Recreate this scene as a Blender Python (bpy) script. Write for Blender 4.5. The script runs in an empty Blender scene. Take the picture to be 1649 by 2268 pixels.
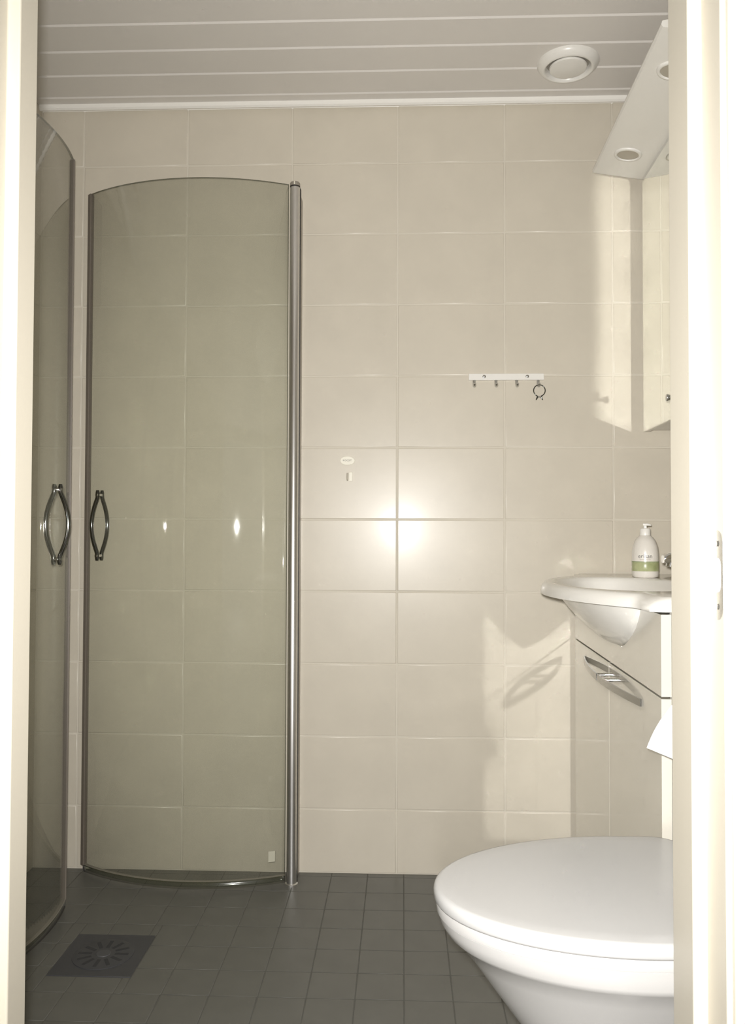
import bpy, bmesh, math, random
from mathutils import Vector, Matrix

random.seed(7)
C = bpy.context.scene.collection
SC = bpy.context.scene
PI = math.pi

# ------------------------------------------------------------------ camera
CAM_H = 0.938                      # lens height above the floor
F_PX = 1836.0                      # focal length in pixels of the 1649 px wide frame
yaw, pit, rol = math.radians(2.1064), math.radians(1.4085), math.radians(0.1730)
fwd = Vector((-math.sin(yaw) * math.cos(pit), math.cos(yaw) * math.cos(pit), math.sin(pit)))
rgt0 = Vector((math.cos(yaw), math.sin(yaw), 0))
up0 = rgt0.cross(fwd)
rgt = math.cos(rol) * rgt0 + math.sin(rol) * up0
upv = -math.sin(rol) * rgt0 + math.cos(rol) * up0
cam_d = bpy.data.cameras.new('camera')
cam_d.sensor_fit = 'HORIZONTAL'
cam_d.sensor_width = 36.0
cam_d.lens = 36.0 * F_PX / 1649.0
cam_d.clip_start = 0.02
cam = bpy.data.objects.new('camera', cam_d)
cam.matrix_world = Matrix(((rgt.x, upv.x, -fwd.x, 0), (rgt.y, upv.y, -fwd.y, 0), (rgt.z, upv.z, -fwd.z, CAM_H), (0, 0, 0, 1)))
C.objects.link(cam)
SC.camera = cam

# ------------------------------------------------------------------ world, flash, exposure
w = bpy.data.worlds.new('world')
SC.world = w
w.use_nodes = True
w.node_tree.nodes['Background'].inputs[0].default_value = (1.0, 0.95, 0.88, 1)
w.node_tree.nodes['Background'].inputs[1].default_value = 0.20
fl = bpy.data.lights.new('camera_flash', 'SPOT')     # the phone's flash, beside the lens
fl.energy = 100.0
fl.color = (1.0, 0.975, 0.94)
fl.spot_size = math.radians(124)
fl.spot_blend = 1.0
fl.shadow_soft_size = 0.016
flash = bpy.data.objects.new('camera_flash', fl)
flash.location = (-0.012, 0.0, CAM_H + 0.03)
flash.rotation_euler = Vector((0.085, 1.0, 0.02)).to_track_quat('-Z', 'Y').to_euler()   # the beam leans a little to the right
C.objects.link(flash)
SC.view_settings.view_transform = 'Standard'
SC.view_settings.look = 'None'
SC.view_settings.exposure = 0.62
SC.view_settings.gamma = 1.0
SC.view_settings.use_curve_mapping = False
SC.cycles.use_denoising = True
SC.cycles.caustics_reflective = True
SC.cycles.blur_glossy = 0.1
SC.cycles.sample_clamp_indirect = 0.0
SC.cycles.max_bounces = 6
SC.cycles.transparent_max_bounces = 16
SC.cycles.use_adaptive_sampling = True
SC.cycles.adaptive_threshold = 0.035
SC.cycles.adaptive_min_samples = 36
SC.cycles.denoising_prefilter = 'FAST'
SC.cycles.use_guiding = True
SC.cycles.use_surface_guiding = True
SC.cycles.surface_guiding_probability = 0.65

# ------------------------------------------------------------------ materials
def srgb(r, g, b):
    def f(c):
        c /= 255.0
        return c / 12.92 if c <= 0.04045 else ((c + 0.055) / 1.055) ** 2.4
    return (f(r), f(g), f(b), 1.0)

def mat(name, col, rough=0.5, metal=0.0, spec=0.5, coat=0.0, coat_rough=0.05, vary=0.0, scale=6.0, bump=0.0, bump_scale=120.0, col2=None, ani=0.0):
    m = bpy.data.materials.new(name)
    m.use_nodes = True
    nt = m.node_tree
    p = nt.nodes['Principled BSDF']
    p.inputs['Base Color'].default_value = col
    p.inputs['Roughness'].default_value = rough
    p.inputs['Metallic'].default_value = metal
    p.inputs['Specular IOR Level'].default_value = spec
    p.inputs['Coat Weight'].default_value = coat
    p.inputs['Coat Roughness'].default_value = coat_rough
    p.inputs['Anisotropic'].default_value = ani
    tc = nt.nodes.new('ShaderNodeTexCoord')
    if vary or col2:
        n = nt.nodes.new('ShaderNodeTexNoise')
        n.inputs['Scale'].default_value = scale
        n.inputs['Detail'].default_value = 5
        g = nt.nodes.new('ShaderNodeNewGeometry')
        nt.links.new(g.outputs['Position'], n.inputs['Vector'])
        r = nt.nodes.new('ShaderNodeValToRGB')
        r.color_ramp.elements[0].position = 0.3
        r.color_ramp.elements[1].position = 0.7
        c2 = col2 or tuple(min(1, c * (1 + vary)) for c in col[:3]) + (1,)
        c1 = col if col2 else tuple(c * (1 - vary) for c in col[:3]) + (1,)
        r.color_ramp.elements[0].color = c1
        r.color_ramp.elements[1].color = c2
        nt.links.new(n.outputs['Fac'], r.inputs['Fac'])
        nt.links.new(r.outputs['Color'], p.inputs['Base Color'])
    if bump:
        n2 = nt.nodes.new('ShaderNodeTexNoise')
        n2.inputs['Scale'].default_value = bump_scale
        n2.inputs['Detail'].default_value = 3
        g2 = nt.nodes.new('ShaderNodeNewGeometry')
        nt.links.new(g2.outputs['Position'], n2.inputs['Vector'])
        b = nt.nodes.new('ShaderNodeBump')
        b.inputs['Strength'].default_value = bump
        b.inputs['Distance'].default_value = 0.001
        nt.links.new(n2.outputs['Fac'], b.inputs['Height'])
        nt.links.new(b.outputs['Normal'], p.inputs['Normal'])
    return m

def glass_mat(name, tint, rough, base=0.045, smear=0.0):
    m = bpy.data.materials.new(name)
    m.use_nodes = True
    nt = m.node_tree
    nt.nodes.remove(nt.nodes['Principled BSDF'])
    out = nt.nodes['Material Output']
    tr = nt.nodes.new('ShaderNodeBsdfTransparent')
    tr.inputs[0].default_value = tint
    slant = nt.nodes.new('ShaderNodeMix'); slant.data_type = 'RGBA'
    slant.inputs['A'].default_value = tint
    slant.inputs['B'].default_value = (tint[0] ** 4.6, tint[1] ** 5.2, tint[2] ** 3.6, 1)
    gl = nt.nodes.new('ShaderNodeBsdfGlossy')
    gl.inputs['Color'].default_value = (1, 1, 1, 1)
    gl.inputs['Roughness'].default_value = rough
    lw = nt.nodes.new('ShaderNodeLayerWeight')
    lw.inputs['Blend'].default_value = 0.5
    pw = nt.nodes.new('ShaderNodeMath'); pw.operation = 'POWER'; pw.inputs[1].default_value = 5.0
    ma = nt.nodes.new('ShaderNodeMath'); ma.operation = 'MULTIPLY_ADD'
    ma.inputs[1].default_value = 0.4; ma.inputs[2].default_value = base
    mx = nt.nodes.new('ShaderNodeMixShader')
    nt.links.new(lw.outputs['Facing'], pw.inputs[0])
    sq2 = nt.nodes.new('ShaderNodeMath'); sq2.operation = 'POWER'; sq2.inputs[1].default_value = 2.0
    nt.links.new(lw.outputs['Facing'], sq2.inputs[0])
    nt.links.new(sq2.outputs[0], slant.inputs['Factor'])
    nt.links.new(slant.outputs['Result'], tr.inputs[0])
    nt.links.new(pw.outputs[0], ma.inputs[0])
    nt.links.new(ma.outputs[0], mx.inputs[0])
    nt.links.new(tr.outputs[0], mx.inputs[1])
    nt.links.new(gl.outputs[0], mx.inputs[2])
    last = mx
    if smear:                                          # thin film of limescale
        df = nt.nodes.new('ShaderNodeBsdfDiffuse')
        df.inputs[0].default_value = srgb(225, 222, 205)
        n = nt.nodes.new('ShaderNodeTexNoise')
        n.inputs['Scale'].default_value = 14
        n.inputs['Detail'].default_value = 6
        g = nt.nodes.new('ShaderNodeNewGeometry')
        nt.links.new(g.outputs['Position'], n.inputs['Vector'])
        mu = nt.nodes.new('ShaderNodeMath'); mu.operation = 'MULTIPLY'; mu.inputs[1].default_value = smear
        nt.links.new(n.outputs['Fac'], mu.inputs[0])
        m2 = nt.nodes.new('ShaderNodeMixShader')
        nt.links.new(mu.outputs[0], m2.inputs[0])
        nt.links.new(mx.outputs[0], m2.inputs[1])
        nt.links.new(df.outputs[0], m2.inputs[2])
        last = m2
    nt.links.new(last.outputs[0], out.inputs[0])
    return m

M = {}
M['tile'] = mat('wall_tile_glaze', srgb(207, 200, 185), rough=0.33, spec=0.36, coat=0.09, coat_rough=0.14, vary=0.03, scale=9)
M['grout'] = mat('wall_grout', srgb(212, 206, 192), rough=0.7, spec=0.2)
M['floor_tile'] = mat('floor_tile', srgb(104, 104, 99), rough=0.42, spec=0.45, vary=0.05, scale=14)
M['floor_grout'] = mat('floor_grout', srgb(100, 100, 95), rough=0.8, spec=0.2)
M['plank'] = mat('ceiling_paint', srgb(222, 218, 212), rough=0.45, spec=0.35, vary=0.02, scale=5)
M['cornice'] = mat('cornice_paint', srgb(240, 238, 232), rough=0.4)
M['frame'] = mat('frame_paint', srgb(200, 194, 179), rough=0.38, spec=0.45)
M['wall_paint'] = mat('wall_paint', srgb(236, 230, 214), rough=0.7)
M['ceramic'] = mat('ceramic', srgb(198, 197, 195), rough=0.12, spec=0.5)
M['seat'] = mat('seat_plastic', srgb(204, 204, 203), rough=0.24, spec=0.45)
M['cast'] = mat('cast_marble', srgb(236, 234, 228), rough=0.12, spec=0.5)
M['lacquer'] = mat('white_lacquer', srgb(222, 218, 206), rough=0.02, spec=0.7, coat=0.8, coat_rough=0.01)
M['carcass'] = mat('white_board', srgb(238, 236, 230), rough=0.35)
M['dark_gap'] = mat('painted_gap_shade', srgb(120, 116, 104), rough=0.8)
M['chrome'] = mat('chrome', (0.78, 0.78, 0.77, 1), rough=0.06, metal=1.0)
M['satin'] = mat('satin_steel', (0.62, 0.62, 0.61, 1), rough=0.25, metal=1.0)
M['strap'] = mat('strap_steel', (0.42, 0.42, 0.41, 1), rough=0.2, metal=1.0)
M['dark_chrome'] = mat('darkened_chrome', (0.16, 0.165, 0.155, 1), rough=0.10, metal=1.0)  # chrome; the dark hall reflected in the door grips is put into its colour
M['alu'] = mat('brushed_aluminium', (0.78, 0.77, 0.76, 1), rough=0.34, metal=1.0)
M['alu_dark'] = mat('profile_aluminium', srgb(165, 158, 148), rough=0.4, metal=0.4)
M['black'] = mat('black_rubber', srgb(48, 46, 42), rough=0.6)
M['gasket'] = mat('grey_seal', srgb(120, 112, 103), rough=0.45)
M['glass'] = glass_mat('shower_glass', (0.943, 0.950, 0.925, 1), 0.04, base=0.035, smear=0.05)
M['glass_edge'] = mat('glass_edge', srgb(120, 122, 104), rough=0.2)
M['drip'] = glass_mat('drip_seal', (0.80, 0.82, 0.78, 1), 0.15, base=0.05)
M['mirror'] = mat('mirror_silver', (0.90, 0.91, 0.87, 1), rough=0.0, metal=1.0)
M['white_plastic'] = mat('white_plastic', srgb(234, 232, 226), rough=0.3)
M['bottle'] = mat('bottle_plastic', srgb(226, 222, 214), rough=0.22)
M['label_green'] = mat('label_green', srgb(150, 158, 112), rough=0.3, col2=srgb(182, 186, 146), scale=45)
M['label_dark'] = mat('label_dark_green', srgb(110, 130, 75), rough=0.3)
M['ink'] = mat('grey_ink', srgb(98, 96, 92), rough=0.5)
M['grip_grey'] = mat('grip_grey', srgb(196, 190, 176), rough=0.5)
M['ink_soft'] = mat('pale_ink', srgb(176, 172, 162), rough=0.5)
M['drain'] = mat('drain_plastic', srgb(72, 73, 76), rough=0.5)
M['drain_dark'] = mat('drain_slot', srgb(58, 59, 62), rough=0.7)
M['drain_worn'] = mat('drain_worn', srgb(82, 83, 86), rough=0.45)
M['paper'] = mat('tissue', srgb(246, 245, 242), rough=0.9, spec=0.1, bump=0.3, bump_scale=400)
M['rail'] = mat('rail_plastic', srgb(150, 146, 136), rough=0.35)
M['lamp_glass'] = mat('lamp_glass', srgb(172, 165, 150), rough=0.25)
M['label_pale'] = mat('pale_label', srgb(190, 188, 170), rough=0.5)
M['sticker'] = mat('sticker', srgb(232, 228, 212), rough=0.4)
M['valve_dark'] = mat('valve_throat', srgb(150, 145, 135), rough=0.7)

# ------------------------------------------------------------------ helpers
def mesh_of(name, bm, smooth=False, angle=None):
    me = bpy.data.meshes.new(name)
    bm.normal_update()
    bm.to_mesh(me)
    bm.free()
    if smooth:
        for p in me.polygons:
            p.use_smooth = True
        if angle is not None:
            me.set_sharp_from_angle(angle=math.radians(angle))
    return me

def keep_flat(me):
    """large axis-aligned faces stay flat, only the small bevels are smooth"""
    for p in me.polygons:
        if max(abs(c) for c in p.normal) > 0.9995:
            p.use_smooth = False
    return me

def link(name, me, m, parent=None, loc=(0, 0, 0), rot=(0, 0, 0)):
    o = bpy.data.objects.new(name, me)
    if m is not None and me is not None and len(me.materials) == 0:
        me.materials.append(m)
    C.objects.link(o)
    o.location = loc
    o.rotation_euler = rot
    if parent is not None:
        o.parent = parent
    return o

def tag(o, label=None, cat=None, group=None, kind=None):
    if label: o['label'] = label
    if cat: o['category'] = cat
    if group: o['group'] = group
    if kind: o['kind'] = kind
    return o

def thing(name, label, cat, loc=(0, 0, 0), rotz=0.0, group=None):
    o = bpy.data.objects.new(name, None)
    o.empty_display_size = 0.05
    C.objects.link(o)
    o.location = loc
    o.rotation_euler = (0, 0, rotz)
    return tag(o, label, cat, group)

def box_bm(x0, x1, y0, y1, z0, z1, bev=0.0, seg=2, bm=None):
    b = bmesh.new()
    bmesh.ops.create_cube(b, size=1.0)
    for v in b.verts:
        v.co = Vector(((x0 + x1) / 2 + v.co.x * (x1 - x0), (y0 + y1) / 2 + v.co.y * (y1 - y0), (z0 + z1) / 2 + v.co.z * (z1 - z0)))
    if bev:
        bmesh.ops.bevel(b, geom=list(b.edges), offset=bev, segments=seg, profile=0.5, affect='EDGES')
    if bm is None:
        return b
    me = bpy.data.meshes.new('t'); b.to_mesh(me); b.free(); bm.from_mesh(me); bpy.data.meshes.remove(me)
    return bm

def box(name, m, parent, x0, x1, y0, y1, z0, z1, bev=0.0, seg=2):
    return link(name, keep_flat(mesh_of(name, box_bm(x0, x1, y0, y1, z0, z1, bev, seg), smooth=bool(bev), angle=50)), m, parent)

def loft_bm(rings, close0=True, close1=True, bm=None):
    """rings: lists of equal length of Vectors (closed loops)"""
    bm = bm or bmesh.new()
    vs = [[bm.verts.new(p) for p in r] for r in rings]
    n = len(rings[0])
    for a, b in zip(vs[:-1], vs[1:]):
        for i in range(n):
            j = (i + 1) % n
            bm.faces.new((a[i], a[j], b[j], b[i]))
    if close0: bm.faces.new(list(reversed(vs[0])))
    if close1: bm.faces.new(vs[-1])
    bmesh.ops.recalc_face_normals(bm, faces=bm.faces)
    return bm

def lathe_bm(prof, n=48, c=(0, 0), bm=None, axis='Z'):
    rings = []
    for r, z in prof:
        ring = []
        for i in range(n):
            t = 2 * PI * i / n
            ring.append(Vector((c[0] + r * math.cos(t), c[1] + r * math.sin(t), z)))
        rings.append(ring)
    return loft_bm(rings, bm=bm)

def tube_bm(pts, rad, n=12, bm=None, squash=None):
    """tube along points; rad float or list; squash=(a,b) scales for the two section axes"""
    pts = [Vector(p) for p in pts]
    rads = rad if isinstance(rad, (list, tuple)) else [rad] * len(pts)
    rings = []
    ref = None
    for i, p in enumerate(pts):
        t = (pts[min(i + 1, len(pts) - 1)] - pts[max(i - 1, 0)]).normalized()
        if ref is None:
            ref = Vector((0, 0, 1)) if abs(t.z) < 0.9 else Vector((1, 0, 0))
        a = (ref - t * ref.dot(t)).normalized()
        ref = a
        b = t.cross(a)
        sa, sb = squash or (1, 1)
        rings.append([p + a * (math.cos(2 * PI * k / n) * rads[i] * sa) + b * (math.sin(2 * PI * k / n) * rads[i] * sb) for k in range(n)])
    return loft_bm(rings, bm=bm)

def prism_bm(poly, z0, z1, bm=None):
    """poly: list of (x,y) -> extruded along z"""
    return loft_bm([[Vector((x, y, z0)) for x, y in poly], [Vector((x, y, z1)) for x, y in poly]], bm=bm)

def text_mesh(name, body, size, extrude=0.0002, bend_r=None):
    cu = bpy.data.curves.new(name + '_curve', 'FONT')
    cu.body = body
    cu.size = size
    cu.extrude = extrude
    cu.align_x = 'CENTER'
    cu.align_y = 'CENTER'
    cu.resolution_u = 3
    o = bpy.data.objects.new(name + '_tmp', cu)
    C.objects.link(o)
    dg = bpy.context.evaluated_depsgraph_get()
    me = bpy.data.meshes.new_from_object(o.evaluated_get(dg))
    bpy.data.objects.remove(o)
    bpy.data.curves.remove(cu)
    # text lies in XY, facing +Z -> stand it up facing -Y, x to the right
    for v in me.vertices:
        x, y, z = v.co
        if bend_r:
            t = x / bend_r
            v.co = ((bend_r + z) * math.sin(t), -(bend_r + z) * math.cos(t), y)
        else:
            v.co = (x, -z, y)
    me.name = name
    return me

# ------------------------------------------------------------------ dimensions
YB = 2.302                          # back wall
XL = -1.03                          # left wall
ZC = 2.143                          # ceiling
YF = 0.925                          # inner face of the door wall
ALPHA = math.radians(1.345)         # the right wall runs out slightly
UW = 0.72                           # right wall, distance from the camera's line
def RW(u, v, z=0.0):
    return Vector((u * math.cos(ALPHA) + v * math.sin(ALPHA), -u * math.sin(ALPHA) + v * math.cos(ALPHA), z))
XR = RW(UW, 2.31).x

# ------------------------------------------------------------------ structure: tiled walls
tile_cache = {}
def tile_mesh(wd, ht, th=0.007, b=0.0026, key='tile'):
    k = (round(wd, 4), round(ht, 4), key)
    if k in tile_cache:
        return tile_cache[k]
    bm = bmesh.new()
    rings = []
    steps = [(0.0, 0.0), (0.0, th - b)] + [(b * (1 - math.cos(a)), th - b + b * math.sin(a)) for a in (PI / 6, PI / 3, PI / 2)]
    for ins, z in steps:
        x, y = wd / 2 - ins, ht / 2 - ins
        rings.append([Vector((-x, -y, z)), Vector((x, -y, z)), Vector((x, y, z)), Vector((-x, y, z))])
    loft_bm(rings, bm=bm)
    bm.faces.ensure_lookup_table()
    me = mesh_of(key, bm)
    for p in me.polygons:
        p.use_smooth = 0.02 < abs(p.normal.z) < 0.98
    me.materials.append(M['tile'] if key == 'tile' else M['floor_tile'])
    tile_cache[k] = me
    return me

def cuts(lo, hi, first, step):
    """joint lines between lo and hi on a grid through `first`"""
    k = math.ceil((lo - first) / step + 1e-6)
    out = [lo]
    while first + k * step < hi - 1e-6:
        out.append(first + k * step)
        k += 1
    out.append(hi)
    return [(a, b) for a, b in zip(out[:-1], out[1:]) if b - a > 0.012]

GAP = 0.0024
ROW0, COL0, RH, CW = 1.036 + CAM_H, -0.611, 0.2, 0.2973
def tilt():
    return math.radians(random.gauss(0, 0.10))

wb = link('wall_back', mesh_of('wall_back', box_bm(XL - 0.1, XR + 0.12, YB + 0.0009, YB + 0.1, -0.05, ZC + 0.05)), M['grout'])
tag(wb, 'back wall of cream tiles in straight rows', kind='structure')
for a, b in cuts(XL, XR, COL0, CW):
    for c, d in cuts(0.0, ZC, ROW0, RH):
        o = link('tile', tile_mesh(b - a - GAP, d - c - GAP), None, wb, ((a + b) / 2, YB + 0.007, (c + d) / 2), (PI / 2 + tilt(), 0, tilt()))
wl = link('wall_left', mesh_of('wall_left', box_bm(XL - 0.1, XL - 0.0009, YF - 0.11, YB + 0.1, -0.05, ZC + 0.05)), M['grout'])
tag(wl, 'left wall of cream tiles beside the shower', kind='structure')
for a, b in cuts(YF, YB, YB - 0.16, CW):
    for c, d in cuts(0.0, ZC, ROW0, RH):
        link('tile', tile_mesh(b - a - GAP, d - c - GAP), None, wl, (XL - 0.007, (a + b) / 2, (c + d) / 2), (PI / 2 + tilt(), 0, PI / 2 + tilt()))
wr = link('wall_right', mesh_of('wall_right', box_bm(0.0009, 0.1, 0, YB - YF + 0.2, -0.05, ZC + 0.05)), M['grout'])
wr.location = RW(UW, YF - 0.05)
wr.rotation_euler = (0, 0, -ALPHA)
tag(wr, 'right wall of cream tiles behind the washbasin and toilet', kind='structure')
for a, b in cuts(0.07, YB - YF + 0.055, 0.2, CW):
    for c, d in cuts(0.0, ZC, ROW0, RH):
        link('tile', tile_mesh(b - a - GAP, d - c - GAP), None, wr, (0.007, (a + b) / 2, (c + d) / 2), (PI / 2 + tilt(), 0, -PI / 2 + tilt()))

# floor
fl_o = link('floor', mesh_of('floor', box_bm(XL - 0.1, XR + 0.12, YF - 0.02, YB + 0.1, -0.08, -0.0006)), M['floor_grout'])
tag(fl_o, 'dark grey bathroom floor of small square tiles', kind='structure')
DX, DY, DS = -0.661, 1.838, 0.182
for a, b in cuts(XL, XR, 0.004, 0.0985):
    for c, d in cuts(YF, YB, 1.884, 0.0985):
        x0, x1, y0, y1 = a, b, c, d
        # tiles are cut around the drain
        if x0 < DX + DS / 2 and x1 > DX - DS / 2 and y0 < DY + DS / 2 and y1 > DY - DS / 2:
            pieces = []
            if x0 < DX - DS / 2: pieces.append((x0, DX - DS / 2, y0, y1))
            if x1 > DX + DS / 2: pieces.append((DX + DS / 2, x1, y0, y1))
            mx0, mx1 = max(x0, DX - DS / 2), min(x1, DX + DS / 2)
            if y0 < DY - DS / 2: pieces.append((mx0, mx1, y0, DY - DS / 2))
            if y1 > DY + DS / 2: pieces.append((mx0, mx1, DY + DS / 2, y1))
        else:
            pieces = [(x0, x1, y0, y1)]
        for q in pieces:
            if q[1] - q[0] > 0.008 and q[3] - q[2] > 0.008:
                link('floor_tile', tile_mesh(q[1] - q[0] - GAP, q[3] - q[2] - GAP, 0.006, 0.0008, 'floor_tile'), None, fl_o,
                     ((q[0] + q[1]) / 2, (q[2] + q[3]) / 2, -0.006), (random.gauss(0, 0.002), random.gauss(0, 0.002), 0))

# ceiling of tongue and groove planks
ce = link('ceiling', mesh_of('ceiling', box_bm(XL - 0.1, XR + 0.12, YF - 0.11, YB + 0.1, ZC + 0.012, ZC + 0.08)), M['plank'])
tag(ce, 'white ceiling of narrow tongue and groove boards', kind='structure')
PITCH = 0.1082
for a, b in cuts(YF, YB, 2.24, PITCH):
    ch = 0.007
    prof = [(a + 0.0004, ZC + 0.012), (a + 0.0004, ZC + ch), (a + 0.0004 + ch, ZC), (b - 0.0004 - 0.002, ZC), (b - 0.0004, ZC + 0.003), (b - 0.0004, ZC + 0.012)]
    bm = loft_bm([[Vector((XL, y, z)) for y, z in prof], [Vector((XR + 0.02, y, z)) for y, z in prof]])
    link('ceiling_board', mesh_of('ceiling_board', bm), M['plank'], ce)
# cornice along the back wall
prof = [(YB + 0.004, ZC), (YB + 0.004, ZC - 0.014)] + [(YB - 0.019 + 0.017 * math.sin(t), ZC + 0.003 - 0.017 * math.cos(t)) for t in (1.2, 0.8, 0.4, 0.0)] + [(YB - 0.024, ZC - 0.010), (YB - 0.026, ZC)]
bm = loft_bm([[Vector((XL, y, z)) for y, z in prof], [Vector((XR, y, z)) for y, z in prof]])
tag(link('trim_1', mesh_of('trim_1', bm), M['cornice']), 'thin white cornice where back wall meets ceiling', kind='structure')

# door wall with the opening
OX0, OX1, OZ1 = -0.505, 0.385, 2.06
bm = box_bm(XL - 0.1, OX0, YF - 0.105, YF, -0.05, ZC + 0.05)
box_bm(OX1, XR + 0.12, YF - 0.105, YF, -0.05, ZC + 0.05, bm=bm)
box_bm(OX0, OX1, YF - 0.105, YF, OZ1, ZC + 0.05, bm=bm)
tag(link('wall_front', mesh_of('wall_front', bm), M['wall_paint']), 'pale painted wall around the bathroom doorway', kind='structure')

# door frame: rebated posts and a head
JL, JR = -0.4225, 0.296
df = link('door_1', mesh_of('door_1', box_bm(OX0, OX1, YF - 0.06, 0.93, 2.02, OZ1, 0.002)), M['frame'])
tag(df, 'cream painted frame of the open bathroom doorway', kind='structure')
def post(name, poly, r=0.0022):
    bm = prism_bm(poly, 0.0, 2.02)
    ed = [e for e in bm.edges if abs(e.verts[0].co.z - e.verts[1].co.z) > 1]
    bmesh.ops.bevel(bm, geom=ed, offset=r, segments=3, profile=0.5, affect='EDGES')
    return link(name, keep_flat(mesh_of(name, bm, smooth=True, angle=40)), M['frame'], df)
post('door_post', [(OX0, 0.93), (JL, 0.93), (JL, 0.886), (JL - 0.014, 0.886), (JL - 0.014, 0.826), (OX0, 0.826)])
post('door_post', [(OX1, 0.93), (JR, 0.93), (JR, 0.866), (JR + 0.014, 0.866), (JR + 0.014, 0.814), (OX1, 0.814)])
# architraves on the hall side
post('architrave', [(OX0 - 0.03, 0.8195), (JL - 0.018, 0.8195), (JL - 0.018, 0.808), (OX0 - 0.03, 0.806)], 0.003)
post('architrave', [(OX1 + 0.03, 0.8195), (JR + 0.019, 0.8195), (JR + 0.019, 0.806), (OX1 + 0.03, 0.804)], 0.003)
# strike plate let into the right post
sp = thing('strike_plate', 'narrow worn steel strike plate in the right door post', 'strike plate', (JR + 0.0145, 0.829, 0.897))
def slot(w2, h2, n=8):
    pts = []
    for k in range(n + 1):
        t = PI * k / n
        pts.append((w2 * math.cos(t), h2 - w2 + w2 * math.sin(t)))
    for k in range(n + 1):
        t = PI + PI * k / n
        pts.append((w2 * math.cos(t), -h2 + w2 + w2 * math.sin(t)))
    return pts
def yz_plate(name, m, poly, x0, x1, parent):
    bm = loft_bm([[Vector((x0, y, z)) for y, z in poly], [Vector((x1, y, z)) for y, z in poly]])
    return link(name, mesh_of(name, bm), m, parent)
yz_plate('plate', M['satin'], slot(0.0125, 0.044), -0.0012, 0.001, sp)
yz_plate('latch_hole', M['white_plastic'], slot(0.007, 0.017), -0.0016, -0.0009, sp)
for s in (-1, 1):
    link('screw', mesh_of('screw', lathe_bm([(0.0001, -0.0009), (0.003, -0.0008), (0.0035, 0.0)], 14)), M['chrome'], sp, (-0.0008, 0, s * 0.031), (0, PI / 2, 0))

# ------------------------------------------------------------------ shower doors
def arc_pts(A, B, sag, side, n):
    """points on an arc from A to B (2D) that bulges by sag towards the side vector"""
    A, B = Vector(A), Vector(B)
    ch = (B - A)
    L = ch.length
    t = ch / L
    nrm = Vector((-t.y, t.x))
    if nrm.dot(Vector(side)) < 0: nrm = -nrm
    R = L * L / (8 * sag) + sag / 2
    cen = (A + B) / 2 + nrm * (sag - R)
    half = math.asin(L / 2 / R)
    out = []
    for i in range(n + 1):
        a = -half + 2 * half * i / n
        d = nrm * math.cos(a) + t * math.sin(a)
        out.append((cen + d * R, d))
    return out

def sheet_bm(arc, z0, z1, th):
    """curved sheet; top and bottom and side faces get material 1"""
    bm = bmesh.new()
    f = [[bm.verts.new((p.x + d.x * th / 2, p.y + d.y * th / 2, z)) for p, d in arc] for z in (z0, z1)]
    g = [[bm.verts.new((p.x - d.x * th / 2, p.y - d.y * th / 2, z)) for p, d in arc] for z in (z0, z1)]
    n = len(arc)
    for i in range(n - 1):
        bm.faces.new((f[0][i], f[0][i + 1], f[1][i + 1], f[1][i])).smooth = True
        bm.faces.new((g[0][i + 1], g[0][i], g[1][i], g[1][i + 1])).smooth = True
        for k in (0, 1):
            q = bm.faces.new((f[k][i], f[k][i + 1], g[k][i + 1], g[k][i]))
            q.material_index = 1
    for i in (0, n - 1):
        q = bm.faces.new((f[0][i], f[1][i], g[1][i], g[0][i])); q.material_index = 1
    bmesh.ops.recalc_face_normals(bm, faces=bm.faces)
    return bm

def handle(parent, p, d, z):
    """a pair of bowed bars, one each side of the glass"""
    h = thing_part('door_handle', parent)
    for s in (1, -1):
        pts, rads = [], []
        N = 28
        for i in range(N + 1):
            u = -1 + 2 * i / N
            zz = z + u * 0.096
            k = max(0.0, 1 - (abs(u) / 0.80) ** 2) ** 1.15
            off = 0.0075 + 0.0195 * k
            pts.append((p.x + s * d.x * off, p.y + s * d.y * off, zz))
            rads.append(0.0056 if 0 < i < N else 0.004)
        link('grip', mesh_of('grip', tube_bm(pts, rads, 14), smooth=True, angle=60), M['dark_chrome'], h)
    for e in (-1, 1):
        link('stud', mesh_of('stud', tube_bm([(p.x + s * d.x * 0.012, p.y + s * d.y * 0.012, z + e * 0.083) for s in (-1, 1)], 0.005, 14), smooth=True, angle=40), M['chrome'], h)
    return h

def thing_part(name, parent):
    o = bpy.data.objects.new(name, None)
    o.empty_display_size = 0.02
    C.objects.link(o)
    o.parent = parent
    return o

GZ0, GZ1 = 0.024, 1.880
def shower_door(label, A, B, sag, side, hk, pole=True):
    """A is the free edge, B the hinge end at the pole"""
    N = 48
    arc = arc_pts(A, B, sag, side, N)
    t = thing('shower_door', label, 'shower door', (0, 0, 0), 0, 'curved shower doors')
    me = mesh_of('glass_pane', sheet_bm(arc, GZ0, GZ1, 0.006))
    me.materials.append(M['glass']); me.materials.append(M['glass_edge'])
    g = link('glass_pane', me, None, t)
    # seal on the free edge
    p0, d0 = arc[0]
    p1, d1 = arc[1]
    tv = (p0 - p1).normalized()
    q = [p0 - tv * 0.002 + d0 * 0.006, p0 + tv * 0.012 + d0 * 0.004, p0 + tv * 0.012 - d0 * 0.004, p0 - tv * 0.002 - d0 * 0.006]
    link('edge_seal', mesh_of('edge_seal', prism_bm([(v.x, v.y) for v in q], GZ0, GZ1)), M['gasket'], t)
    # drip rail under the glass
    rail = arc_pts(A, B, sag, side, N)
    me = mesh_of('drip_rail', sheet_bm(rail, 0.010, GZ0 + 0.004, 0.010))
    me.materials.append(M['drip']); me.materials.append(M['rail'])
    link('drip_rail', me, None, t)
    if True:
        k = hk
        pp, dd = arc[k]
        h = handle(t, pp, dd, 0.955)
    return t, arc

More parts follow.
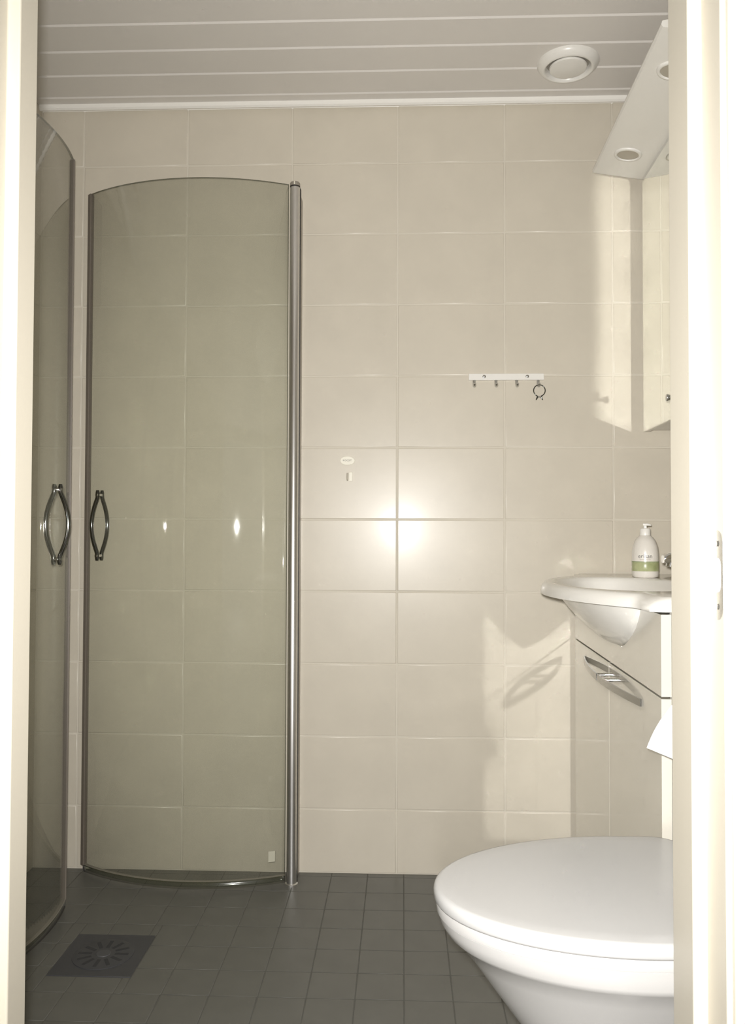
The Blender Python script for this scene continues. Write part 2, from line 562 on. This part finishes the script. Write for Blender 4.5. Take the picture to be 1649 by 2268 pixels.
A1, B1 = (-0.870, 2.264), (-0.312, 2.216)
d1, arc1 = shower_door('bowed clear glass shower door hinged on the metal pole, folded to the back wall', A1, B1, 0.074, (0, -1), 4)
# small square sticker low on the glass
sa, sd = arc1[45]
st = link('glass_sticker', mesh_of('glass_sticker', box_bm(-0.009, 0.009, -0.0006, 0.0006, -0.014, 0.014)), M['label_pale'], d1, (sa.x + sd.x * 0.0038, sa.y + sd.y * 0.0038, 0.082), (0, 0, math.atan2(sd.x, -sd.y)))
A2, B2 = (-0.838, 2.049), (-0.966, 1.52)
d2, arc2 = shower_door('bowed clear glass shower door folded along the left wall beside the door post', A2, B2, 0.066, (1, 0), 9)
d1['group'] = d2['group'] = 'curved shower doors'

def hinge_pole(label, x, y, wall_dir, wall_dist, loc_z=1.872):
    t = thing('hinge_pole', label, 'pole', (x, y, 0))
    ang = math.atan2(wall_dir[1], wall_dir[0])
    link('tube', mesh_of('tube', lathe_bm([(0.0135, 0.006), (0.0135, loc_z), (0.0130, loc_z + 0.001)], 40), smooth=True, angle=40), M['alu'], t)
    link('collar', mesh_of('collar', lathe_bm([(0.0138, loc_z + 0.0005), (0.0138, loc_z + 0.004)], 32), smooth=True, angle=40), M['black'], t)
    cap = link('cap', mesh_of('cap', lathe_bm([(0.0136, loc_z + 0.004), (0.0136, loc_z + 0.012), (0.0118, loc_z + 0.0145), (0.001, loc_z + 0.015)], 32), smooth=True, angle=40), M['alu_dark'], t)
    box('cap_slot', M['sticker'], cap, -0.0012, 0.0012, -0.0140, -0.0130, loc_z + 0.005, loc_z + 0.0135)
    link('foot', mesh_of('foot', lathe_bm([(0.017, 0.0), (0.017, 0.005), (0.0138, 0.007)], 32), smooth=True, angle=40), M['alu'], t)
    # wall profile and seal behind the tube
    pr = box('wall_profile', M['alu_dark'], t, 0.012, wall_dist - 0.001, -0.011, 0.011, 0.004, loc_z - 0.004, 0.001)
    pr.rotation_euler = (0, 0, ang)
    se = box('seal', M['black'], t, 0.002, 0.016, -0.0148, -0.0132, 0.004, loc_z)
    se.rotation_euler = (0, 0, ang)
    return t
hinge_pole('brushed metal pole of the shower door standing at the back wall', -0.2945, 2.219, (0, 1), YB - 2.219)
bpy.data.objects['seal'].rotation_euler = (0, 0, PI / 2)
hinge_pole('brushed metal pole of the shower door standing at the left wall', -0.966, 1.496, (-1, 0), -0.966 - XL)

# ------------------------------------------------------------------ floor drain
dr = thing('floor_drain', 'square dark plastic floor drain cover on the shower floor', 'drain', (DX, DY, 0))
box('frame', M['drain'], dr, -DS / 2 + 0.001, DS / 2 - 0.001, -DS / 2 + 0.001, DS / 2 - 0.001, -0.0017, 0.0012, 0.0006)
link('grate', mesh_of('grate', lathe_bm([(0.066, 0.0010), (0.066, 0.0024), (0.063, 0.003), (0.001, 0.0030)], 40), smooth=True, angle=30), M['drain'], dr)
link('centre_knob', mesh_of('centre_knob', lathe_bm([(0.016, 0.003), (0.015, 0.0044), (0.001, 0.0046)], 24), smooth=True, angle=30), M['drain_worn'], dr)
for k in range(12):
    a = 2 * PI * k / 12
    s = link('slot', mesh_of('slot', box_bm(0.026, 0.056, -0.004, 0.004, 0.0026, 0.0033)), M['drain_dark'], dr, (0, 0, 0), (0, 0, a))

# ------------------------------------------------------------------ vanity on the right wall
VU, VV, VL = 0.412, 1.465, 0.81
vroot = RW(VU, VV)
va = thing('vanity_cabinet', 'glossy white vanity cabinet with bow handles under the washbasin', 'cabinet', vroot, -ALPHA)
box('side_panel', M['carcass'], va, 0.0195, 0.306, 0.0, 0.018, 0.0, 0.80, 0.0008)
box('side_panel', M['carcass'], va, 0.0195, 0.306, VL - 0.018, VL, 0.0, 0.80, 0.0008)
box('bottom_panel', M['carcass'], va, 0.0195, 0.306, 0.018, VL - 0.018, 0.10, 0.118)
box('back_panel', M['carcass'], va, 0.296, 0.306, 0.018, VL - 0.018, 0.118, 0.68)
box('plinth', M['carcass'], va, 0.05, 0.066, 0.018, VL - 0.018, 0.0, 0.10)
box('gap_shade_strip', M['dark_gap'], va, 0.0195, 0.037, 0.018, VL - 0.018, 0.635, 0.672)  # strip behind the drawer gap, its dark colour paints the shade there
VC = VL / 2
BV = 1.862 - VV                     # basin centre along the cabinet
def bowl_s(z):
    """half-width factor of the bowl at height z"""
    k = min(1.0, max(0.0, (z - 0.692) / (0.801 - 0.692)))
    return 0.55 * k + 0.45 * max(0.0, 1 - (1 - k) ** 2) ** 0.36
def bowl_v(z):
    k = min(1.0, max(0.0, (z - 0.692) / (0.801 - 0.692)))
    return 0.12 * k + 0.88 * max(0.0, 1 - (1 - k) ** 2) ** 0.42
# drawer front with the cut-out for the bowl
poly = [(0.0015, 0.6555), (VL - 0.0015, 0.6555), (VL - 0.0015, 0.797)]
zs = [0.797 - i * (0.797 - 0.702) / 14 for i in range(15)]
poly += [(BV + 0.246 * bowl_v(z), z) for z in zs]
poly += [(BV - 0.246 * bowl_v(z), z) for z in reversed(zs)]
poly += [(0.0015, 0.797)]
bm = loft_bm([[Vector((0.0, y, z)) for y, z in poly], [Vector((0.0175, y, z)) for y, z in poly]])
link('drawer_front', mesh_of('drawer_front', bm), M['lacquer'], va)
def bow_handle(door, s, y0):
    """strap bow that leaves the door at its outer end and stands off near the door gap"""
    h = thing_part('bow_handle', door)
    L = 0.268
    N = 18
    top, bot = [], []
    rings = []
    for i in range(N + 1):
        u = i / N                                   # 0 at gap, 1 at outer tip
        y = y0 + s * L * u
        off = -0.0235 * (1 - u ** 1.9) - 0.0018
        tck, hh = 0.0035, 0.0075 - 0.0005 * u
        rings.append([Vector((off - tck / 2, y, 0.619 - hh)), Vector((off + tck / 2, y, 0.619 - hh)), Vector((off + tck / 2, y, 0.619 + hh)), Vector((off - tck / 2, y, 0.619 + hh))])
    link('strap', mesh_of('strap', loft_bm(rings), smooth=True, angle=40), M['strap'], h)
    link('post', mesh_of('post', tube_bm([(-0.0235, y0 + s * 0.028, 0.619), (0.0, y0 + s * 0.028, 0.619)], 0.0042, 14), smooth=True, angle=40), M['chrome'], h)
    return h
dn = box('door', M['lacquer'], va, 0.0, 0.0175, 0.0015, VC - 0.0015, 0.112, 0.6515, 0.0006)
bow_handle(dn, -1, VC - 0.006)
dn2 = box('door', M['lacquer'], va, 0.0, 0.0175, VC + 0.0015, VL - 0.0015, 0.112, 0.6515, 0.0006)
bow_handle(dn2, 1, VC + 0.006)

# ------------------------------------------------------------------ washbasin with moulded top
BZ = 0.828
ba = thing('washbasin', 'white moulded washbasin with a bulging bowl on the vanity cabinet', 'washbasin', RW(VU, VV), -ALPHA)
BU = 0.445 - VU                      # bowl centre, local
def outline(off=0.0):
    """outer edge of the moulded top, local x (to the wall) and y (along)"""
    pts = []
    y0, y1 = -0.008 + off, 0.836 - off
    def front(y):
        d = ((y - BV) / 0.325) ** 2
        b = 0.124 * max(0.0, 1 - d) ** 0.9 if d < 1 else 0.0
        return -0.022 - b
    n = 70
    for i in range(n + 1):
        y = y0 + (y1 - y0) * i / n
        x = front(y) + off * (1 + 0.9 * min(1.0, abs(y - BV) / 0.33) ** 4)
        # rounded front corners
        rc = 0.02
        e = min(y - y0, y1 - y)
        if e < rc:
            x += rc - math.sqrt(max(0, rc * rc - (rc - e) ** 2))
        pts.append((x, y))
    pts += [(0.3055 - off * 0.2, y1), (0.3055 - off * 0.2, y0)]
    return pts
def radial(poly, n):
    """sample a closed outline along n rays from the bowl centre"""
    out = []
    cx, cy = BU, BV
    for k in range(n):
        a = 2 * PI * k / n
        dx, dy = math.cos(a), math.sin(a)
        best = None
        for (x0, y0), (x1, y1) in zip(poly, poly[1:] + poly[:1]):
            ex, ey = x1 - x0, y1 - y0
            den = dx * ey - dy * ex
            if abs(den) < 1e-12: continue
            t = ((x0 - cx) * ey - (y0 - cy) * ex) / den
            u = ((x0 - cx) * dy - (y0 - cy) * dx) / den
            if t > 0 and -1e-6 <= u <= 1 + 1e-6 and (best is None or t > best): best = t
        out.append((cx + dx * best, cy + dy * best))
    return out
NB = 240
def ell(sx, sy, z, dx=0.0):
    pts = []
    for k in range(NB):
        a = 2 * PI * k / NB
        dxr, dyr = math.cos(a), math.sin(a)
        r = 1 / math.sqrt((dxr / sx) ** 2 + (dyr / sy) ** 2)
        pts.append(Vector((BU + dx + r * dxr, BV + r * dyr, z)))
    return pts
def oring(off, z):
    return [Vector((x, y, z)) for x, y in radial(outline(off), NB)]
SU, SV = 0.146, 0.246
rings = []
# bottom of the outer bowl, up to the slab underside, round the edge, over the top, down the inside
for z in (0.6925, 0.6935, 0.697, 0.703, 0.712, 0.724, 0.738, 0.754, 0.770, 0.786, 0.801):
    s = max(0.07, bowl_s(z))
    rings.append(ell(0.140 * s, 0.272 * max(0.12, bowl_v(z)), z))
rings += [oring(0.004, 0.801), oring(0.0, 0.8020), oring(0.0, 0.808), oring(0.0012, 0.8145), oring(0.0042, 0.8210), oring(0.0085, 0.8258), oring(0.014, BZ)]
rings += [ell(SU + 0.012, SV + 0.012, BZ), ell(SU + 0.004, SV + 0.004, BZ - 0.0012), ell(SU, SV, BZ - 0.005)]
rings.append(ell(0.132, 0.240, 0.814))
for z in (0.804, 0.790, 0.775, 0.760, 0.745, 0.732, 0.722, 0.714, 0.7095):
    s = max(0.10, bowl_s(z - 0.0155))
    rings.append(ell(0.130 * s, 0.246 * max(0.12, bowl_v(z - 0.0155)), z))
bm = loft_bm(rings)
link('basin_body', mesh_of('basin_body', bm, smooth=True, angle=50), M['cast'], ba)
link('waste', mesh_of('waste', lathe_bm([(0.021, 0.7085), (0.021, 0.7105), (0.016, 0.711), (0.001, 0.7095)], 28, (BU, BV)), smooth=True, angle=40), M['chrome'], ba)

# faucet
fa = thing('faucet', 'chrome single lever faucet at the rear of the washbasin', 'faucet', RW(0.645, 1.862, BZ), -ALPHA)
link('base', mesh_of('base', lathe_bm([(0.026, 0.0), (0.026, 0.006), (0.0225, 0.010), (0.0215, 0.075), (0.0225, 0.082), (0.0225, 0.096), (0.018, 0.104), (0.001, 0.106)], 36), smooth=True, angle=40), M['chrome'], fa)
sq = []
spts = [(-0.012, 0.062), (-0.045, 0.064), (-0.085, 0.061), (-0.108, 0.056), (-0.117, 0.053)]
rings = []
for i, (x, z) in enumerate(spts):
    hw, hh = (0.015, 0.012) if i < 4 else (0.0125, 0.0085)
    ring = []
    for k in range(20):
        a = 2 * PI * k / 20
        ca, sa_ = math.cos(a), math.sin(a)
        ring.append(Vector((x, hw * math.copysign(abs(ca) ** 0.7, ca), z + hh * math.copysign(abs(sa_) ** 0.7, sa_))))
    rings.append(ring)
link('spout', mesh_of('spout', loft_bm(rings), smooth=True, angle=45), M['chrome'], fa)
link('aerator', mesh_of('aerator', tube_bm([(-0.097, 0, 0.05), (-0.101, 0, 0.036)], 0.0105, 20), smooth=True, angle=40), M['chrome'], fa)
link('lever', mesh_of('lever', tube_bm([(0.005, 0, 0.108), (-0.03, 0, 0.118), (-0.072, 0, 0.132)], [0.012, 0.010, 0.007], 16, squash=(0.5, 1.2)), smooth=True, angle=45), M['chrome'], fa)

# ------------------------------------------------------------------ soap pump bottle
sbx = RW(0.600 - 0.0, 2.075, 0)
def at_px(x, y, Y):
    """world point on the pixel's sight line at depth Y (used to read places off the survey)"""
    d = fwd + rgt * ((x - 824.5) / F_PX) - upv * ((y - 1134.0) / F_PX)
    d = d / d.y
    return Vector((d.x * Y, Y, CAM_H + d.z * Y))
pb = at_px(1428.5, 1277, 2.085)
so = thing('soap_bottle', 'white soap pump bottle with green label on the washbasin deck', 'bottle', (pb.x, pb.y, BZ), math.atan2(-pb.x, pb.y))
prof = [(0.026, 0.0), (0.0305, 0.003), (0.0318, 0.010), (0.0322, 0.040), (0.0318, 0.060), (0.0300, 0.076), (0.0255, 0.090), (0.0195, 0.099), (0.0135, 0.104), (0.0115, 0.107)]
link('bottle_body', mesh_of('bottle_body', lathe_bm(prof, 48), smooth=True, angle=50), M['bottle'], so)
link('cap', mesh_of('cap', lathe_bm([(0.0128, 0.1045), (0.0128, 0.119), (0.0115, 0.1215), (0.006, 0.1225)], 32), smooth=True, angle=40), M['white_plastic'], so)
link('pump_stem', mesh_of('pump_stem', lathe_bm([(0.0042, 0.122), (0.0042, 0.129)], 20), smooth=True, angle=40), M['white_plastic'], so)
link('nozzle', mesh_of('nozzle', tube_bm([(-0.005, 0, 0.1312), (0.006, 0, 0.1316), (0.014, -0.004, 0.1300)], [0.0052, 0.0050, 0.0028], 14, squash=(0.75, 1.0)), smooth=True, angle=50), M['white_plastic'], so)
lb = link('label_band', mesh_of('label_band', lathe_bm([(0.0323, 0.0165), (0.0325, 0.017), (0.0325, 0.0380), (0.0323, 0.0385)], 48), smooth=True, angle=40), M['label_green'], so)
link('label_stripe', mesh_of('label_stripe', lathe_bm([(0.0324, 0.0388), (0.0326, 0.0390), (0.0326, 0.0404), (0.0324, 0.0406)], 48), smooth=True, angle=40), M['label_dark'], so)
link('lettering', text_mesh('lettering', 'erisan', 0.0145, 0.00012, 0.0324), M['ink'], so, (0, 0, 0.0535))
for a0, a1 in ((-0.42, -0.06), (0.06, 0.40)):                # the tiny unreadable line under the name shows as two grey dashes
    arc_in = [Vector((0.0322 * math.sin(t), -0.0322 * math.cos(t), 0)) for t in [a0 + (a1 - a0) * k / 8 for k in range(9)]]
    arc_out = [Vector((0.0326 * math.sin(t), -0.0326 * math.cos(t), 0)) for t in [a0 + (a1 - a0) * k / 8 for k in range(9)]]
    loop = arc_in + list(reversed(arc_out))
    link('label_dash', mesh_of('label_dash', prism_bm([(v.x, v.y) for v in loop], 0.0453, 0.0463)), M['ink_soft'], so)

# ------------------------------------------------------------------ toilet paper on the cabinet side
tp = thing('toilet_paper', 'white toilet paper roll with loose sheet hanging at the vanity side', 'toilet paper', RW(0.525, 1.418, 0.62), -ALPHA)
link('roll', mesh_of('roll', tube_bm([(-0.048, 0, 0), (0.048, 0, 0)], 0.036, 40), smooth=True, angle=40), M['paper'], tp)
link('holder_rod', mesh_of('holder_rod', tube_bm([(-0.058, 0, 0.0), (0.066, 0, 0.0), (0.066, 0.046, 0.0)], 0.005, 12), smooth=True, angle=40), M['chrome'], tp)
# loose sheet: a slightly curled strip whose torn corner points to the room
tpi = Matrix.Rotation(ALPHA, 4, 'Z')
def loc_tp(v):
    return tpi @ (v - RW(0.525, 1.418, 0.62))
def quadpt(u, v):
    P00, P10 = at_px(1486, 1562, 1.352), at_px(1640, 1560, 1.352)
    P01, P11 = at_px(1431.5, 1656.5, 1.345), at_px(1640, 1742, 1.345)
    p = (P00 * (1 - u) + P10 * u) * (1 - v) + (P01 * (1 - u) + P11 * u) * v
    p.x -= 0.004 * math.sin(PI * v) * (1 - u)
    p.y -= 0.006 * math.sin(PI * u * 0.9) * v
    return loc_tp(p)
bm = bmesh.new()
gr = [[[bm.verts.new(quadpt(i / 8, j / 8) + Vector((0, e, 0))) for i in range(9)] for j in range(9)] for e in (0, 0.0012)]
for e in (0, 1):
    for j in range(8):
        for i in range(8):
            bm.faces.new((gr[e][j][i], gr[e][j][i + 1], gr[e][j + 1][i + 1], gr[e][j + 1][i]))
rim = [(0, i) for i in range(9)] + [(j, 8) for j in range(1, 9)] + [(8, i) for i in range(7, -1, -1)] + [(j, 0) for j in range(7, 0, -1)]
for (a, b), (c, d) in zip(rim, rim[1:] + rim[:1]):
    bm.faces.new((gr[0][a][b], gr[0][c][d], gr[1][c][d], gr[1][a][b]))
bmesh.ops.recalc_face_normals(bm, faces=bm.faces)
link('loose_sheet', mesh_of('loose_sheet', bm, smooth=True, angle=40), M['paper'], tp)

# ------------------------------------------------------------------ mirror cabinet with light canopy
MU, MV, ML, MZ0, MZ1 = 0.590, 1.625, 0.630, 1.214, 1.897
mc = thing('mirror_cabinet', 'white mirror cabinet with lamp canopy above the washbasin', 'mirror cabinet', RW(MU, MV, MZ0), -ALPHA)
H = MZ1 - MZ0
box('cabinet_box', M['carcass'], mc, 0.018, UW - MU - 0.001, 0.0, ML, 0.0, H, 0.001)
for k in (0, 1):
    y0, y1 = k * ML / 2 + 0.001, (k + 1) * ML / 2 - 0.001
    dd = box('mirror_door', M['white_plastic'], mc, 0.005, 0.0172, y0, y1, -0.004, H - 0.012, 0.0008)
    box('mirror_glass', M['mirror'], dd, 0.0, 0.0052, y0, y1, -0.004, H - 0.012)
    ky = ML / 2 + (0.035 if k else -0.035)
    kn = link('knob', mesh_of('knob', lathe_bm([(0.004, 0.0), (0.004, 0.008), (0.0065, 0.011), (0.0085, 0.018), (0.008, 0.020), (0.001, 0.0205)], 24), smooth=True, angle=40), M['satin'], dd, (0.0, ky, 0.042), (0, -PI / 2, 0))
# canopy: slanted underside from the mirror top to the front lip
cz = H
prof = [(-0.127, cz + 0.022), (-0.130, cz + 0.027), (-0.128, cz + 0.034), (-0.10, cz + 0.040), (UW - MU - 0.001, cz + 0.05), (UW - MU - 0.001, cz + 0.001), (0.002, cz + 0.001)]
bm = loft_bm([[Vector((x, -0.012, z)) for x, z in prof], [Vector((x, ML + 0.012, z)) for x, z in prof]])
cano = link('canopy', mesh_of('canopy', bm), M['white_plastic'], mc)
slope = math.atan2(0.021, 0.129)
for yy in (0.125, 0.5125):
    c = Vector((-0.066, yy, cz + 0.0115))
    rg = link('lamp_ring', mesh_of('lamp_ring', lathe_bm([(0.027, -0.001), (0.027, 0.0025), (0.0285, 0.0040), (0.0335, 0.0032), (0.0350, 0.0005), (0.035, -0.002)], 40), smooth=True, angle=60), M['white_plastic'], cano, c, (PI, slope, 0))
    link('lamp_glass', mesh_of('lamp_glass', lathe_bm([(0.0272, -0.0005), (0.0272, 0.0005), (0.001, 0.0012)], 40), smooth=True, angle=40), M['lamp_glass'], cano, c + Vector((0, 0, -0.0005)), (PI, slope, 0))

# ------------------------------------------------------------------ ceiling exhaust valve
ev = thing('exhaust_valve', 'round white exhaust valve in the ceiling', 'vent', (0.420, 2.112, ZC))
link('ring', mesh_of('ring', lathe_bm([(0.078, 0.001), (0.078, -0.004), (0.074, -0.010), (0.066, -0.0175), (0.062, -0.019), (0.0585, -0.0175), (0.055, -0.006), (0.054, 0.001)], 56), smooth=True, angle=50), M['white_plastic'], ev)
link('throat', mesh_of('throat', lathe_bm([(0.0545, 0.0), (0.0545, -0.002), (0.001, -0.002)], 40)), M['valve_dark'], ev)
link('disc', mesh_of('disc', lathe_bm([(0.006, -0.001), (0.006, -0.010), (0.046, -0.0105), (0.0475, -0.013), (0.046, -0.017), (0.030, -0.0205), (0.001, -0.022)], 48), smooth=True, angle=50), M['white_plastic'], ev)

# ------------------------------------------------------------------ hook rail, ring, adhesive hook, oval sticker
hr = thing('hook_rail', 'white metal rail with four hooks on the back wall', 'hook rail', (0.2845, YB, 0.938 + 0.431))
box('rail', M['white_plastic'], hr, -0.1035, 0.1035, -0.0095, -0.0005, -0.009, 0.009, 0.0012)
for sx in (-0.061, 0.0575):
    link('screw', mesh_of('screw', lathe_bm([(0.0045, 0.0), (0.0045, 0.0008), (0.003, 0.0018), (0.001, 0.0019)], 18), smooth=True, angle=40), M['satin'], hr, (sx, -0.0095, 0.001), (PI / 2, 0, 0))
for hx in (-0.0885, -0.0285, 0.0285, 0.0875):
    pts = [(hx, -0.004, -0.006), (hx, -0.006, -0.014), (hx, -0.010, -0.022), (hx, -0.016, -0.0265), (hx, -0.022, -0.026), (hx, -0.026, -0.021)]
    link('hook', mesh_of('hook', tube_bm(pts, [0.0042, 0.0042, 0.0044, 0.0046, 0.0046, 0.0038], 12), smooth=True, angle=60), M['satin'], hr)
ri = thing('clip_ring', 'small open metal ring hanging on the rightmost hook', 'ring', (0.3735, YB - 0.0185, 0.938 + 0.391))
pts = []
for k in range(37):
    a = -PI / 2 + 0.30 + (2 * PI - 0.69) * k / 36
    pts.append((0.0158 * math.cos(a), 0, 0.0158 * math.sin(a)))
link('hoop', mesh_of('hoop', tube_bm(pts, 0.0014, 10), smooth=True, angle=60), M['dark_chrome'], ri)
for s in (-1, 1):
    link('prong', mesh_of('prong', tube_bm([(s * 0.0046, 0, -0.0150), (s * 0.0060, 0, -0.020), (s * 0.0092, 0, -0.026)], [0.0022, 0.0022, 0.0013], 10), smooth=True, angle=60), M['dark_chrome'], ri)
link('clip_bar', mesh_of('clip_bar', tube_bm([(-0.006, 0, -0.0172), (0.006, 0, -0.0172)], 0.0022, 10), smooth=True, angle=60), M['satin'], ri)

ov = thing('oval_sticker', 'small white oval sticker with lettering on the back wall', 'sticker', (-0.1548, YB, 0.938 + 0.1995))
poly = [(0.0205 * math.cos(2 * PI * k / 40), 0.0125 * math.sin(2 * PI * k / 40)) for k in range(40)]
bm = loft_bm([[Vector((x, -0.0002, z)) for x, z in poly], [Vector((x, -0.0016, z)) for x, z in poly], [Vector((x * 0.95, -0.0022, z * 0.92)) for x, z in poly]])
link('plate', mesh_of('plate', bm), M['sticker'], ov)
link('lettering', text_mesh('lettering', 'KOCSIT', 0.0072, 0.0001), M['ink'], ov, (-0.0005, -0.00235, 0.0005))
ah = thing('adhesive_hook', 'tiny pale adhesive hook under the oval sticker', 'hook', (-0.150, YB, 0.938 + 0.1545))
box('back_plate', M['sticker'], ah, -0.0005, 0.0095, -0.003, -0.0003, -0.0125, 0.0125, 0.0008)
poly = [(-0.0003, -0.0115), (-0.0088, -0.0085), (-0.0092, -0.0005), (-0.0010, -0.0010)]
link('hook_tongue', mesh_of('hook_tongue', tube_bm([(-0.0045, -0.002, 0.010), (-0.0047, -0.004, 0.0), (-0.0045, -0.0075, -0.010)], [0.0042, 0.0044, 0.0036], 12, squash=(0.6, 1.0)), smooth=True, angle=60), M['grip_grey'], ah)

# ------------------------------------------------------------------ toilet
TR = math.radians(6.0)
to = thing('toilet', 'white toilet with closed lid beside the right door post', 'toilet', (0.046, 1.206, 0), TR)
LB, LA = 0.188, 0.30
def lid_outline(off=0.0, tail=0.435, n=40, tip=0.0):
    """egg shaped plan: tip at x = tip, straight sides, rounded tail"""
    pts = []
    for k in range(n + 1):
        a = PI / 2 + PI * k / n                  # from far side over the tip to the near side
        x = LA + (LA - off - tip) * math.cos(a)
        y = (LB - off) * math.sin(a)
        pts.append((x, y))
    rc = 0.05
    for k in range(9):
        a = -PI / 2 + (PI / 2) * k / 8
        pts.append((tail - off - rc + rc * math.cos(a), -(LB - off) * 0.97 + rc + rc * math.sin(a)))
    for k in range(9):
        a = (PI / 2) * k / 8
        pts.append((tail - off - rc + rc * math.cos(a), (LB - off) * 0.97 - rc + rc * math.sin(a)))
    return pts
def lring(off, z, **k):
    return [Vector((x, y, z)) for x, y in lid_outline(off, **k)]
LZ = 0.429
bm = loft_bm([lring(0.005, LZ - 0.0195), lring(0.002, LZ - 0.0192), lring(0.0, LZ - 0.016), lring(0.0, LZ - 0.008), lring(0.0012, LZ - 0.0035), lring(0.004, LZ - 0.0008), lring(0.0085, LZ), lring(0.03, LZ + 0.0006)])
link('lid', mesh_of('lid', bm, smooth=True, angle=60), M['seat'], to)
bm = loft_bm([lring(0.0065, LZ - 0.0355), lring(0.0045, LZ - 0.0350), lring(0.0035, LZ - 0.0215), lring(0.0055, LZ - 0.0198)])
link('seat', mesh_of('seat', bm, smooth=True, angle=60), M['ceramic'], to)
# bowl: lofted pedestal
def bring(z, tip, hw, tail, hn=40):
    pts = []
    for k in range(hn + 1):
        a = PI / 2 + PI * k / hn
        c, s = math.cos(a), math.sin(a)
        pts.append(Vector((0.30 + (0.30 - tip) * c, hw * s, z)))
    for k in range(9):
        u = k / 8
        pts.append(Vector((0.30 + (tail - 0.30) * u, -hw * (1 - 0.12 * u), z)))
    for k in range(9):
        u = 1 - k / 8
        pts.append(Vector((0.30 + (tail - 0.30) * u, hw * (1 - 0.12 * u), z)))
    return pts
prof = [(0.0, 0.245, 0.098, 0.69), (0.012, 0.238, 0.104, 0.69), (0.08, 0.232, 0.094, 0.69), (0.15, 0.202, 0.092, 0.69), (0.20, 0.152, 0.100, 0.69), (0.25, 0.112, 0.118, 0.69), (0.30, 0.075, 0.142, 0.69), (0.335, 0.050, 0.163, 0.69), (0.360, 0.029, 0.1765, 0.69),
        (0.3630, 0.0240, 0.1800, 0.69), (0.369, 0.0165, 0.1815, 0.69), (0.382, 0.0085, 0.1828, 0.69), (0.3925, 0.0060, 0.1832, 0.69), (0.3938, 0.009, 0.181, 0.685)]
bm = loft_bm([bring(*p) for p in prof])
link('bowl', mesh_of('bowl', bm, smooth=True, angle=40), M['ceramic'], to)
# cistern against the wall
box('cistern', M['ceramic'], to, 0.545, 0.695, -0.170, 0.086, 0.388, 0.775, 0.022, 4)
box('cistern_lid', M['ceramic'], to, 0.538, 0.700, -0.176, 0.092, 0.776, 0.804, 0.010, 3)
link('flush_button', mesh_of('flush_button', lathe_bm([(0.024, 0.80), (0.024, 0.808), (0.021, 0.811), (0.001, 0.811)], 32, (0.62, -0.042)), smooth=True, angle=40), M['chrome'], to)
for s in (-1, 1):
    link('hinge', mesh_of('hinge', tube_bm([(0.444, s * 0.075 - 0.02, 0.409), (0.444, s * 0.075 + 0.02, 0.409)], 0.010, 16), smooth=True, angle=40), M['seat'], to)
